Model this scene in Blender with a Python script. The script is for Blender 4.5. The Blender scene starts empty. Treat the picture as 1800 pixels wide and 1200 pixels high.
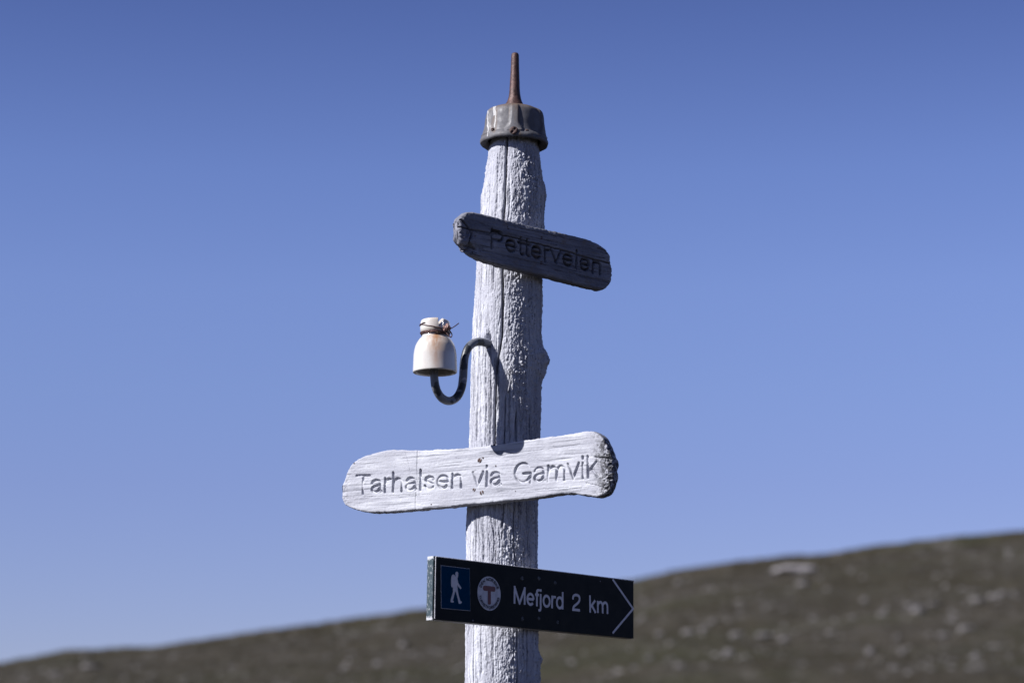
import bpy, math, random
import numpy as np
from mathutils import Vector, Matrix
from mathutils.geometry import tessellate_polygon

random.seed(7); rng = np.random.default_rng(7)
S = bpy.context.scene
COL = S.collection

# ---------------------------------------------------------------- camera
CAM = np.array([0.0, 0.0, 1.6]); PITCH = math.radians(11.5); LENS = 85.0
cd = bpy.data.cameras.new('camera'); cam = bpy.data.objects.new('camera', cd); COL.objects.link(cam)
cam.location = CAM; cam.rotation_euler = (math.pi/2 + PITCH, 0, 0)
cd.lens = LENS; cd.sensor_width = 36.0; cd.clip_start = 0.05; cd.clip_end = 20000
cd.dof.use_dof = True; cd.dof.focus_distance = 4.33; cd.dof.aperture_fstop = 4.0
S.camera = cam

# ---------------------------------------------------------------- light
AZ = math.radians(65.5); EL = math.radians(38.3)
SUN = np.array([-math.sin(AZ)*math.cos(EL), -math.cos(AZ)*math.cos(EL), math.sin(EL)])
sd = bpy.data.lights.new('sun', 'SUN'); sun = bpy.data.objects.new('sun', sd); COL.objects.link(sun)
sd.energy = 5.0; sd.angle = math.radians(0.53); sd.color = (1.0, 0.975, 0.95)
sun.rotation_euler = Vector(SUN).to_track_quat('Z', 'Y').to_euler(); sun.location = (-4, -3, 8)

world = bpy.data.worlds.new('World'); S.world = world; world.use_nodes = True
nt = world.node_tree; nt.nodes.clear()
out = nt.nodes.new('ShaderNodeOutputWorld'); bg = nt.nodes.new('ShaderNodeBackground')
sky = nt.nodes.new('ShaderNodeTexSky'); sky.sky_type = 'NISHITA'; sky.sun_disc = False
sky.sun_elevation = EL; sky.sun_rotation = math.atan2(SUN[0], SUN[1])
sky.air_density = 1.0; sky.dust_density = 0.0; sky.ozone_density = 2.5; sky.altitude = 300
tc = nt.nodes.new('ShaderNodeTexCoord'); sp = nt.nodes.new('ShaderNodeSeparateXYZ')
rp = nt.nodes.new('ShaderNodeValToRGB'); mx = nt.nodes.new('ShaderNodeMixRGB'); mx.blend_type = 'MULTIPLY'; mx.inputs[0].default_value = 1
# clear polar air: the deep blue comes down almost to the horizon
stops = [(0.0, (0.50, 0.46, 0.66)), (0.07, (0.555, 0.505, 0.72)), (0.14, (0.61, 0.545, 0.785)), (0.18, (0.66, 0.605, 0.845)), (0.22, (0.70, 0.645, 0.90)), (0.267, (0.64, 0.610, 0.89)),
         (0.33, (0.47, 0.46, 0.735)), (0.42, (0.31, 0.31, 0.50)), (0.60, (0.17, 0.17, 0.26))]
while len(rp.color_ramp.elements) < len(stops): rp.color_ramp.elements.new(0.9)
for e, (p, c) in zip(rp.color_ramp.elements, stops): e.position = p; e.color = (*c, 1)
nt.links.new(tc.outputs['Generated'], sp.inputs[0]); nt.links.new(sp.outputs[2], rp.inputs[0])
nt.links.new(sky.outputs[0], mx.inputs[1]); nt.links.new(rp.outputs[0], mx.inputs[2])
nt.links.new(mx.outputs[0], bg.inputs[0]); bg.inputs[1].default_value = 0.073
nt.links.new(bg.outputs[0], out.inputs[0])
S.view_settings.view_transform = 'Standard'; S.view_settings.look = 'None'
S.view_settings.exposure = 0.92; S.view_settings.gamma = 1.0; S.view_settings.use_curve_mapping = False

# ---------------------------------------------------------------- measuring (photograph pixel -> direction)
FP = LENS/36.0*1800.0
FWD = np.array([0, math.cos(PITCH), math.sin(PITCH)]); UP = np.array([0, -math.sin(PITCH), math.cos(PITCH)])
def ray(px, py):
    return FWD + np.array([1.0, 0, 0])*((px-900)/FP) - UP*((py-600)/FP)
def atY(px, py, Y):
    d = ray(px, py); return CAM + d*(Y/d[1])

# ---------------------------------------------------------------- noise
def _hash(ix, iy, iz, s):
    h = (ix*374761393 + iy*668265263 + iz*2147483647 + s*144665) & 0xFFFFFFFF
    h = ((h ^ (h >> 13))*1274126177) & 0xFFFFFFFF
    h = ((h ^ (h >> 15))*2246822519) & 0xFFFFFFFF
    return (h ^ (h >> 16)) & 0xFFFFFFFF
def noise(x, y, z, s=0):
    x, y, z = np.broadcast_arrays(np.asarray(x, float), np.asarray(y, float), np.asarray(z, float))
    ix = np.floor(x).astype(np.int64); iy = np.floor(y).astype(np.int64); iz = np.floor(z).astype(np.int64)
    fx, fy, fz = x-ix, y-iy, z-iz
    u = fx*fx*fx*(fx*(fx*6-15)+10); v = fy*fy*fy*(fy*(fy*6-15)+10); w = fz*fz*fz*(fz*(fz*6-15)+10)
    def g(dx, dy, dz):
        h = _hash(ix+dx, iy+dy, iz+dz, s)
        a = (h & 1023)/1023.0*2-1; b = ((h >> 10) & 1023)/1023.0*2-1; c = ((h >> 20) & 1023)/1023.0*2-1
        return a*(fx-dx)+b*(fy-dy)+c*(fz-dz)
    L = lambda a, b, t: a+(b-a)*t
    return L(L(L(g(0,0,0), g(1,0,0), u), L(g(0,1,0), g(1,1,0), u), v),
             L(L(g(0,0,1), g(1,0,1), u), L(g(0,1,1), g(1,1,1), u), v), w)*1.4
def fbm(x, y, z, o=3, s=0):
    r = 0; a = 1; t = 0
    for i in range(o):
        r = r+a*noise(x*2**i, y*2**i, z*2**i, s+i*17); t += a; a *= 0.5
    return r/t
def sstep(a, b, x):
    t = np.clip((x-a)/(b-a), 0, 1); return t*t*(3-2*t)

# ---------------------------------------------------------------- object helpers
def link(o, parent=None):
    COL.objects.link(o)
    if parent is not None: o.parent = parent
    return o
def thing(name, label, cat, loc=(0, 0, 0), mat=None, group=None):
    o = bpy.data.objects.new(name, None); o.empty_display_size = 0.05; COL.objects.link(o)
    if mat is not None: o.matrix_world = mat
    else: o.location = loc
    o['label'] = label; o['category'] = cat
    if group: o['group'] = group
    bpy.context.view_layer.update()
    return o
def meshob(name, verts, faces, mat, parent=None, smooth=True, label=None):
    me = bpy.data.meshes.new(name)
    if isinstance(faces, np.ndarray):
        n = faces.shape[1]
        me.vertices.add(len(verts)); me.vertices.foreach_set('co', np.asarray(verts, np.float32).ravel())
        me.loops.add(faces.size); me.loops.foreach_set('vertex_index', faces.astype(np.int32).ravel())
        me.polygons.add(len(faces)); me.polygons.foreach_set('loop_start', np.arange(0, faces.size, n, dtype=np.int32))
        me.update(calc_edges=True); me.validate()
    else:
        me.from_pydata([tuple(v) for v in verts], [], faces)
    me.polygons.foreach_set('use_smooth', [smooth]*len(me.polygons)); me.update()
    if mat: me.materials.append(mat)
    o = bpy.data.objects.new(name, me); link(o, parent)
    if label: o['label'] = label
    return o
def grid_faces(nr, nc, wrap=False):
    r = np.arange(nr-1)[:, None]; c = np.arange(nc if wrap else nc-1)[None, :]; c2 = (c+1) % nc
    a = r*nc+c; b = r*nc+c2; d = (r+1)*nc+c2; e = (r+1)*nc+c
    return np.stack([a, b, d, e], -1).reshape(-1, 4)
def lathe(prof, n=64):
    p = np.array(prof, float); th = np.linspace(0, 2*math.pi, n, endpoint=False)
    x = p[:, 0][:, None]*np.sin(th); y = -p[:, 0][:, None]*np.cos(th); z = np.broadcast_to(p[:, 1][:, None], x.shape)
    return np.stack([x, y, z], -1).reshape(-1, 3), grid_faces(len(p), n, True)
def densify(prof, step):
    r = [prof[0]]
    for a, b in zip(prof[:-1], prof[1:]):
        k = max(1, int(math.dist(a, b)/step))
        for i in range(1, k+1): r.append((a[0]+(b[0]-a[0])*i/k, a[1]+(b[1]-a[1])*i/k))
    return r
def catmull(pts, k=8):
    P = [np.array(p, float) for p in pts]; P = [2*P[0]-P[1]]+P+[2*P[-1]-P[-2]]; r = []
    for i in range(1, len(P)-2):
        a, b, c, d = P[i-1:i+3]
        for j in range(k):
            t = j/k
            r.append(0.5*((2*b)+(-a+c)*t+(2*a-5*b+4*c-d)*t*t+(-a+3*b-3*c+d)*t**3))
    r.append(P[-2]); return np.array(r)
def tube(path, rad, n=12, caps=True):
    path = np.array(path, float); m = len(path); rad = np.broadcast_to(rad, (m,))
    T = np.gradient(path, axis=0); T /= np.linalg.norm(T, axis=1)[:, None]
    N = np.cross(T[0], [0.3, 0.9, 0.1]); N /= np.linalg.norm(N); V = []
    th = np.linspace(0, 2*math.pi, n, endpoint=False)
    for i in range(m):
        N = N-T[i]*np.dot(N, T[i]); N /= np.linalg.norm(N); B = np.cross(T[i], N)
        V.append(path[i]+rad[i]*(np.cos(th)[:, None]*N+np.sin(th)[:, None]*B))
    V = np.concatenate(V); F = grid_faces(m, n, True).tolist()
    if caps: F += [list(range(n))[::-1], [(m-1)*n+i for i in range(n)]]
    return V, F
def merge(parts):
    V = []; F = []; k = 0
    for v, f in parts:
        V.append(np.asarray(v)); F += [[i+k for i in q] for q in (f.tolist() if isinstance(f, np.ndarray) else f)]; k += len(v)
    return np.concatenate(V), F

# ---------------------------------------------------------------- materials
class Mat:
    def __init__(s, name, rough=0.7, metal=0.0, spec=0.5):
        s.m = bpy.data.materials.new(name); s.m.use_nodes = True; s.t = s.m.node_tree
        s.b = s.t.nodes['Principled BSDF']; s.b.inputs['Roughness'].default_value = rough
        s.b.inputs['Metallic'].default_value = metal; s.b.inputs['Specular IOR Level'].default_value = spec
        s.tc = s.t.nodes.new('ShaderNodeTexCoord')
    def L(s, a, b): s.t.links.new(a, b)
    def mapc(s, scale=(1, 1, 1), rot=(0, 0, 0)):
        n = s.t.nodes.new('ShaderNodeMapping'); n.inputs['Scale'].default_value = scale; n.inputs['Rotation'].default_value = rot
        s.L(s.tc.outputs['Object'], n.inputs[0]); return n.outputs[0]
    def noise(s, scale, det=4, rough=0.55, vec=None, dist=0):
        n = s.t.nodes.new('ShaderNodeTexNoise'); n.inputs['Scale'].default_value = scale; n.inputs['Detail'].default_value = det
        n.inputs['Roughness'].default_value = rough; n.inputs['Distortion'].default_value = dist
        s.L(vec if vec is not None else s.tc.outputs['Object'], n.inputs[0]); return n.outputs[0]
    def ramp(s, fac, *st):
        n = s.t.nodes.new('ShaderNodeValToRGB'); cr = n.color_ramp
        while len(cr.elements) < len(st): cr.elements.new(0.5)
        for e, (p, c) in zip(cr.elements, st):
            e.position = p; e.color = (c, c, c, 1) if isinstance(c, (int, float)) else (*c, 1)
        s.L(fac, n.inputs[0]); return n.outputs[0]
    def mix(s, fac, a, b, mode='MIX'):
        n = s.t.nodes.new('ShaderNodeMixRGB'); n.blend_type = mode
        for i, v in enumerate((fac, a, b)):
            if isinstance(v, (int, float)): n.inputs[i].default_value = v if i == 0 else (v, v, v, 1)
            elif isinstance(v, tuple): n.inputs[i].default_value = (*v, 1)
            else: s.L(v, n.inputs[i])
        return n.outputs[0]
    def math(s, op, a, b=0.0):
        n = s.t.nodes.new('ShaderNodeMath'); n.operation = op
        for i, v in enumerate((a, b)):
            if isinstance(v, (int, float)): n.inputs[i].default_value = v
            else: s.L(v, n.inputs[i])
        return n.outputs[0]
    def xyz(s):
        n = s.t.nodes.new('ShaderNodeSeparateXYZ'); s.L(s.tc.outputs['Object'], n.inputs[0]); return n.outputs
    def bump(s, h, strength=0.3, dist=0.001):
        n = s.t.nodes.new('ShaderNodeBump'); n.inputs['Strength'].default_value = strength; n.inputs['Distance'].default_value = dist
        s.L(h, n.inputs['Height']); s.L(n.outputs[0], s.b.inputs['Normal'])
    def color(s, c):
        if isinstance(c, tuple): s.b.inputs['Base Color'].default_value = (*c, 1)
        else: s.L(c, s.b.inputs['Base Color'])
    def rough(s, c): s.L(c, s.b.inputs['Roughness'])

def wood(name, light, mid, dark, axis, warm=None, bumpd=0.0008, burnt=None, paint=0):
    w = Mat(name, 0.82, 0, 0.25)
    sc = [260, 260, 260]; sc['XYZ'.index(axis)] = 9
    g = w.noise(1.0, 5, 0.65, w.mapc(tuple(sc)))
    sc2 = [60, 60, 60]; sc2['XYZ'.index(axis)] = 5
    g2 = w.noise(1.0, 4, 0.6, w.mapc(tuple(sc2)))
    big = w.noise(14, 4, 0.6)
    c = w.mix(w.ramp(g2, (0.36, 0.0), (0.60, 1.0)), mid, light)
    c = w.mix(w.ramp(g, (0.38, 0.85), (0.47, 0.0)), c, dark)
    c = w.mix(w.ramp(big, (0.42, 0.0), (0.66, 0.8)), c, mid)
    if warm: c = w.mix(w.ramp(w.noise(30, 3), (0.60, 0.0), (0.74, 0.5)), c, warm)
    spots = w.noise(1.0, 3, 0.6, w.mapc(tuple(q*(1.6 if q > 100 else 6) for q in sc)))
    c = w.mix(w.ramp(spots, (0.66, 0.0), (0.71, 0.8)), c, dark)
    if burnt:   # black rotten end grain
        px_ = w.math('ADD', w.xyz()[0], w.math('MULTIPLY', w.math('SUBTRACT', w.noise(55, 5, 0.75), 0.5), 0.07))
        mr = w.t.nodes.new('ShaderNodeMapRange'); mr.inputs[1].default_value = burnt[0]; mr.inputs[2].default_value = burnt[1]; w.L(px_, mr.inputs[0])
        c = w.mix(w.math('MULTIPLY', mr.outputs[0], w.ramp(w.noise(150, 3, 0.7), (0.40, 0.0), (0.52, 0.95))), c, (0.03, 0.03, 0.035))
    if paint:   # darker tone painted into the cut letters
        at = w.t.nodes.new('ShaderNodeAttribute'); at.attribute_name = 'letter_tone'
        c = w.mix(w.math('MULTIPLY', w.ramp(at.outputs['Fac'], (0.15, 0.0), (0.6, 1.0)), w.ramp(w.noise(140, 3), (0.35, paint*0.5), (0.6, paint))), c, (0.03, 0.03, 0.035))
    w.color(c)
    h = w.mix(0.6, g, w.noise(330, 4, 0.75))
    w.bump(h, 1.0, bumpd)
    return w.m

m_pole = wood('weathered_grey_pole_wood', (0.475, 0.485, 0.545), (0.31, 0.315, 0.37), (0.085, 0.09, 0.115), 'Z', bumpd=0.0022)
m_pale = wood('bleached_board_wood', (0.46, 0.47, 0.52), (0.29, 0.295, 0.345), (0.10, 0.105, 0.13), 'X', bumpd=0.0010, burnt=(0.230, 0.254))
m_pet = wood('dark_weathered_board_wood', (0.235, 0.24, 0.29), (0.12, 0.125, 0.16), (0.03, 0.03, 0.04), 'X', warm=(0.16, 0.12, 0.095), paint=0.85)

# cast metal cap
w = Mat('aged_zinc_metal', 0.5, 0.1, 0.3)
zc = w.xyz()[2]
streak = w.noise(1.0, 4, 0.6, w.mapc((70, 70, 9)))
c = w.mix(w.ramp(w.noise(40, 5, 0.65), (0.35, 0.0), (0.7, 1.0)), (0.070, 0.069, 0.080), (0.120, 0.119, 0.134))
c = w.mix(w.ramp(streak, (0.53, 0.0), (0.66, 0.65)), c, (0.09, 0.06, 0.042))
c = w.mix(w.ramp(zc, (0.057, 0.0), (0.071, 0.75)), c, (0.11, 0.07, 0.05))
Xc = w.xyz(); wav = w.math('MULTIPLY', w.math('SUBTRACT', w.noise(50, 2), 0.5), 0.010)
def drip(x0, wd_, z0):
    a = w.math('LESS_THAN', w.math('ABSOLUTE', w.math('SUBTRACT', w.math('ADD', Xc[0], wav), x0)), wd_)
    return w.math('MULTIPLY', w.math('MULTIPLY', a, w.math('GREATER_THAN', Xc[2], z0)), w.math('LESS_THAN', Xc[1], 0.0))
c = w.mix(w.math('MULTIPLY', w.math('MAXIMUM', drip(-0.0345, 0.0011, 0.022), drip(-0.0375, 0.0016, 0.046)), 0.9), c, (0.34, 0.34, 0.35))
c = w.mix(w.math('MULTIPLY', drip(-0.049, 0.0009, 0.006), 0.8), c, (0.38, 0.38, 0.41))
w.color(c); w.rough(w.ramp(w.noise(90, 4), (0.3, 0.45), (0.7, 0.75))); w.bump(w.noise(300, 4, 0.7), 0.35, 0.0008); m_zinc = w.m

def rust(name, a, b, metal=0.2, ro=0.7):
    w = Mat(name, ro, metal, 0.4)
    w.color(w.mix(w.ramp(w.noise(160, 5, 0.7), (0.35, 0.0), (0.65, 1.0)), a, b))
    w.bump(w.noise(420, 4, 0.75), 0.8, 0.0008); return w.m
m_rust = rust('rusty_iron', (0.030, 0.015, 0.015), (0.085, 0.045, 0.042), 0.35, 0.5)
m_screw = rust('rusted_screw_metal', (0.035, 0.02, 0.02), (0.09, 0.055, 0.05))
m_pale_screw = rust('dull_zinc_screw_metal', (0.14, 0.14, 0.17), (0.30, 0.30, 0.34), 0.3, 0.5)
m_wire = rust('rusty_tie_wire', (0.035, 0.018, 0.018), (0.11, 0.05, 0.045), 0.3, 0.5)
m_copper = rust('corroded_wire_knot', (0.10, 0.05, 0.045), (0.30, 0.19, 0.17), 0.4, 0.45)

# painted iron hook
w = Mat('flaking_grey_painted_iron', 0.45, 0.1, 0.5)
c = w.mix(w.ramp(w.noise(34, 2, 0.5), (0.45, 0.0), (0.47, 1.0)), (0.018, 0.021, 0.029), (0.115, 0.125, 0.155))
c = w.mix(w.ramp(w.noise(70, 3), (0.63, 0.0), (0.65, 0.8)), c, (0.30, 0.30, 0.33))
w.color(c); w.bump(w.noise(260, 3, 0.6), 0.4, 0.0008); m_hook = w.m

# porcelain with rust run-off
w = Mat('glazed_porcelain', 0.16, 0, 0.6)
X = w.xyz()
side = w.math('SUBTRACT', 1.0, w.math('MINIMUM', 1.0, w.math('MULTIPLY', w.math('ABSOLUTE', w.math('SUBTRACT', X[0], 0.003)), 40)))
hgt = w.ramp(w.math('MULTIPLY', X[2], 10), (0.02, 0.45), (0.35, 0.8), (0.62, 1.0), (0.78, 0.3))
st = w.math('MULTIPLY', side, w.math('MULTIPLY', hgt, w.ramp(w.noise(1.0, 4, 0.6, w.mapc((60, 60, 22))), (0.30, 0.0), (0.55, 1.0))))
c = w.mix(st, (0.50, 0.485, 0.465), (0.29, 0.15, 0.08))
c = w.mix(w.ramp(w.noise(320, 3, 0.7), (0.66, 0.0), (0.72, 0.6)), c, (0.25, 0.20, 0.17))
w.color(c); w.b.inputs['Coat Weight'].default_value = 0.4; w.b.inputs['Coat Roughness'].default_value = 0.08
w.bump(w.noise(60, 2), 0.15, 0.001); m_porc = w.m
w = Mat('unglazed_porcelain', 0.6); w.color(w.mix(w.noise(80), (0.45, 0.42, 0.38), (0.30, 0.27, 0.24))); m_porc_in = w.m

# enamelled sign
w = Mat('dark_green_enamel', 0.25, 0, 0.05)
c = w.mix(w.ramp(w.noise(30, 4), (0.3, 0.0), (0.7, 1.0)), (0.0022, 0.0042, 0.0060), (0.0035, 0.0062, 0.0085))
c = w.mix(w.ramp(w.noise(500, 2, 0.5), (0.73, 0.0), (0.76, 0.7)), c, (0.12, 0.13, 0.15))
w.color(c); w.rough(w.ramp(w.noise(60, 4), (0.3, 0.26), (0.7, 0.42))); m_enamel = w.m
w = Mat('chipped_green_edge_paint', 0.5)
v = w.xyz()
chip = w.noise(1.0, 4, 0.7, w.mapc((500, 500, 160)))
ends = w.math('MULTIPLY', w.math('SUBTRACT', w.math('ABSOLUTE', w.math('SUBTRACT', v[2], -0.0085)), 0.0455), 42)
c = w.mix(w.ramp(w.math('ADD', chip, w.math('MAXIMUM', ends, 0.0)), (0.56, 0.0), (0.66, 1.0)), (0.012, 0.030, 0.042), (0.40, 0.41, 0.45))
w.color(c); w.bump(chip, 0.6, 0.001); m_edge = w.m
def flat(name, col, col2=None, rough=0.45, sc=120, lo=0.45, hi=0.7):
    w = Mat(name, rough); col2 = col2 or tuple(x*0.7 for x in col)
    w.color(w.mix(w.ramp(w.noise(sc, 5, 0.65), (lo, 0.0), (hi, 1.0)), col, col2)); w.bump(w.noise(200), 0.1, 0.0005); return w.m
m_dim = flat('dull_dark_screw_paint', (0.035, 0.04, 0.05), (0.006, 0.010, 0.014), 0.4, 300)
m_trim = flat('worn_sunlit_edge_tone', (0.50, 0.50, 0.55), (0.10, 0.11, 0.13), 0.4, 240, 0.55, 0.66)  # worn metal, pale enough to carry the sun on the plate edge
m_white = flat('white_reflective_film', (0.50, 0.485, 0.53), (0.38, 0.37, 0.42), 0.4)
m_badge = flat('scuffed_white_badge_film', (0.45, 0.45, 0.50), (0.29, 0.29, 0.34), 0.4, 90)
m_blue = flat('blue_sticker_film', (0.001, 0.034, 0.082), (0.001, 0.027, 0.065), 0.35)
m_blue.node_tree.nodes['Principled BSDF'].inputs['Specular IOR Level'].default_value = 0.0
m_red = flat('faded_red_print', (0.11, 0.012, 0.016), (0.065, 0.010, 0.014), 0.5)
m_print = flat('dark_grey_print', (0.02, 0.022, 0.04), None, 0.5)

# ---------------------------------------------------------------- ground and hill (one sheet)
w = Mat('heath_ground', 0.95, 0, 0.1)
big = w.noise(0.055, 5, 0.6); med = w.noise(0.42, 5, 0.62); fine = w.noise(3.2, 4, 0.6)
c = w.mix(w.ramp(big, (0.38, 0.0), (0.62, 1.0)), (0.031, 0.028, 0.020), (0.037, 0.033, 0.028))
c = w.mix(w.ramp(med, (0.42, 0.0), (0.58, 0.8)), c, (0.017, 0.015, 0.011))
c = w.mix(w.ramp(fine, (0.5, 0.0), (0.68, 0.7)), c, (0.044, 0.038, 0.030))
c = w.mix(w.ramp(w.noise(0.03, 4, 0.6, w.mapc((1.0, 2.2, 1))), (0.50, 0.0), (0.60, 0.6)), c, (0.027, 0.028, 0.016))
patch = w.math('MULTIPLY', w.ramp(w.noise(0.10, 3, 0.5), (0.46, 0.0), (0.58, 1.0)), w.ramp(w.noise(0.55, 5, 0.65), (0.50, 0.0), (0.60, 1.0)))
c = w.mix(w.math('MULTIPLY', patch, 0.45), c, (0.080, 0.074, 0.074))
w.color(c); w.bump(w.mix(0.5, med, fine), 0.8, 0.4); m_heath = w.m

def axis_pts(a, b, d, lo, hi):
    core = list(np.arange(a, b+d/2, d)); s = d; x = b; R = []
    while x < hi: s *= 1.22; x += s; R.append(x)
    s = d; x = a; Lf = []
    while x > lo: s *= 1.22; x -= s; Lf.append(x)
    return np.array(Lf[::-1]+core+R)
SIL = [(-300, 1195), (0, 1162), (60, 1153), (130, 1141), (220, 1134), (300, 1128), (380, 1118), (470, 1106), (560, 1096), (640, 1082), (700, 1073), (745, 1069),
       (800, 1066), (900, 1056), (1000, 1040), (1110, 1019), (1180, 1002), (1250, 991), (1330, 980), (1420, 972), (1500, 963), (1600, 950), (1700, 940), (1800, 930), (2100, 905)]
sa, stt = [], []
for px, py in SIL:
    d = ray(px, py); sa.append(d[0]/d[1]); stt.append(d[2]/d[1])
def prof(y):
    t = np.clip((y-95)/150, 0, 1); up = 0.10*sstep(0, 0.35, t)+0.90*np.clip((t-0.05)/0.95, 0, 1)**1.15
    up = np.where(t > 0.9, np.minimum(up, 1-(1-t)*0.55-0.02), up)
    return np.where(y > 245, 1.0-sstep(245, 900, y)*0.97, up*0.98+0.0)
yy = np.linspace(110, 400, 600); pf = prof(yy)
Hs = np.array([np.min((t*yy+1.6)/np.maximum(pf, 1e-3)) for t in stt])
def ground_z(x, y):
    x = np.asarray(x, float); y = np.asarray(y, float)
    a = x/np.maximum(y, 60)
    H = np.interp(a, sa, Hs)*(1-0.5*sstep(0.5, 3.0, np.abs(a)))
    z = H*prof(y)
    k = sstep(60, 150, y)
    z = z+k*(0.55*noise(x/14, y/14, 0.3, 3)+0.22*noise(x/4, y/4, 0.7, 5)+0.10*noise(x/1.4, y/1.4, 0.1, 9))+k*0.12
    z = z+(1-k)*0.06*noise(x/1.3, y/1.3, 0.5, 11)*sstep(0.8, 4, np.hypot(x, y-4.3))
    return z
gx = axis_pts(-80, 80, 0.7, -9000, 9000); gy = axis_pts(150, 262, 0.7, -9000, 12000)
gy = np.unique(np.concatenate([gy, np.arange(-4, 14, 0.4)])); gx = np.unique(gx)
GX, GY = np.meshgrid(gx, gy); GZ = ground_z(GX, GY)
g = meshob('heath_hillside', np.stack([GX, GY, GZ], -1).reshape(-1, 3), grid_faces(len(gy), len(gx)), m_heath)
g['kind'] = 'structure'; g.name = 'hill'

def ground_hit(px, py):
    d = ray(px, py); ys = np.arange(120, 262, 0.15); p = CAM+d[None]*(ys/d[1])[:, None]
    below = np.nonzero(p[:, 2] <= ground_z(p[:, 0], p[:, 1]))[0]
    return p[below[0]] if len(below) else None

# ---------------------------------------------------------------- weathered pole
PY = 4.3
EDGE = [(225, 866, 941), (250, 863, 944), (270, 858, 947), (300, 853, 951), (345, 847, 957), (370, 846, 956), (400, 841, 957), (450, 838, 955), (480, 837, 953), (520, 835, 952),
        (560, 833, 952), (600, 831, 952), (650, 828, 951), (690, 827, 950), (720, 826, 950), (760, 825, 948), (800, 824, 947), (900, 821, 945), (1000, 819, 945), (1110, 818, 945), (1200, 816, 947), (1300, 813, 949)]
ez, ex, er = [], [], []
for py, l, r in EDGE:
    a, b = atY(l, py, PY), atY(r, py, PY); ez.append(a[2]); ex.append((a[0]+b[0])/2); er.append((b[0]-a[0])/2)
ez, ex, er = np.array(ez)[::-1], np.array(ex)[::-1], np.array(er)[::-1]
slope = (ex[2]-ex[0])/(ez[2]-ez[0])
ez = np.concatenate([[-0.6], ez]); ex = np.concatenate([[ex[0]-slope*(ez[1]+0.6)], ex]); er = np.concatenate([[er[0]+0.012], er])
def cx(z): return np.interp(z, ez, ex)
def cr(z): return np.interp(z, ez, er)
ZTOP = ez[-1]
zs = np.concatenate([np.linspace(-0.5, 1.7, 60, endpoint=False), np.arange(1.7, ZTOP, 0.0013), [ZTOP]])
f1 = np.linspace(-1.75, 1.75, 262, endpoint=False); f2 = np.linspace(1.75, 2*math.pi-1.75, 90, endpoint=False)
th = np.concatenate([f1, f2]); TH, ZZ = np.meshgrid(th, zs)
R0 = cr(ZZ); sx, cy = np.sin(TH), np.cos(TH); arc = TH*0.062
X3, Y3 = sx*0.062, cy*0.062
m1 = 0.27+0.73*sstep(-0.25, 0.45, TH)*(0.55+0.45*sstep(-0.25, 0.25, noise(X3*14, Y3*14, ZZ*5, 31)))
m1 = m1*(1-0.45*sstep(1.0, 1.45, TH)); m1 = np.where(TH > 1.75, 0.55, m1); _zk = atY(955, 640, PY)[2]; m1 = np.maximum(m1, 0.85*np.exp(-((ZZ-_zk)/0.035)**2)*sstep(1.0, 1.4, TH)*(TH < 2.4))
peb = np.abs(noise(X3*170, Y3*170, ZZ*90, 1))*1.5+np.abs(noise(X3*330, Y3*330, ZZ*220, 2))*1.3
grain = np.abs(noise(X3*170+noise(X3*30, Y3*30, ZZ*9, 8)*1.4, Y3*170, ZZ*10, 4)); grain2 = noise(X3*420, Y3*420, ZZ*45, 6)
D = 0.0050*fbm(X3*16, Y3*16, ZZ*5, 2, 12)+0.0014*noise(X3*50, Y3*50, ZZ*26, 21)+m1*0.0033*(peb-0.6)
D += 0.0006*grain2-0.0032*np.clip(1-grain/0.075, 0, 1)*sstep(-0.15, 0.3, noise(X3*60, Y3*60, ZZ*4, 41)+0.12)
def px_theta(px, py):
    p = atY(px, py, PY); s = (p[0]-cx(p[2]))/cr(p[2]); s = max(-0.99, min(0.99, s))
    # the surface stands forward of the axis: correct the height the ray meets
    q = atY(px, py, PY-cr(p[2])*math.sqrt(1-s*s)); return math.asin(s), q[2]
def crack(pts, wid, dep, seed):
    P = sorted([px_theta(*p)[::-1] for p in pts]); z = np.array([p[0] for p in P]); t = np.array([p[1] for p in P])
    tc_ = np.interp(ZZ, z, t)+noise(ZZ*26, seed, 0.5, 3)*0.018+noise(ZZ*90, seed, 0.5, 5)*0.006
    fade = sstep(z[0]-0.001, z[0]+0.02, ZZ)*(1-sstep(z[-1]-0.02, z[-1]+0.001, ZZ)) if len(z) > 1 else 1
    d = np.abs((TH-tc_))*R0/(wid/2*(0.8+0.5*np.abs(noise(ZZ*40, seed, 1.5, 7))))
    return -dep*np.clip(1.25-d, 0, 1)**0.6*fade-0.0008*np.exp(-(d*0.33)**2)*fade
D += crack([(892, 232), (891, 265), (889, 300), (887, 370), (885, 430), (884, 500), (884, 545), (882, 590), (878, 620), (873, 648), (871, 690), (870, 745), (870, 830)], 0.0042, 0.018, 1.3)
D += crack([(908, 715), (907, 800), (905, 880), (904, 960), (907, 1000), (909, 1060), (909, 1150), (909, 1290)], 0.0024, 0.010, 2.3)
D += crack([(889, 690), (888, 740), (887, 860), (884, 930)], 0.0018, 0.006, 3.1)
D += crack([(931, 700), (930, 790), (929, 880), (928, 980)], 0.0018, 0.005, 4.1)
D += crack([(846, 545), (844, 600), (842, 650), (840, 700), (838, 790)], 0.0018, 0.005, 5.1)
D += crack([(856, 560), (854, 640), (855, 700), (853, 790)], 0.0014, 0.004, 6.1)
D += crack([(863, 610), (864, 690), (862, 790)], 0.0013, 0.004, 7.1)
D += crack([(866, 262), (862, 330), (858, 400), (856, 470)], 0.0013, 0.003, 8.1)
D += crack([(877, 262), (876, 320), (872, 400), (868, 520)], 0.0013, 0.003, 9.1)
D += crack([(838, 900), (835, 1000), (834, 1100), (832, 1290)], 0.0016, 0.004, 10.1)
D += crack([(848, 905), (848, 1000), (846, 1200)], 0.0014, 0.004, 11.1)
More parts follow.
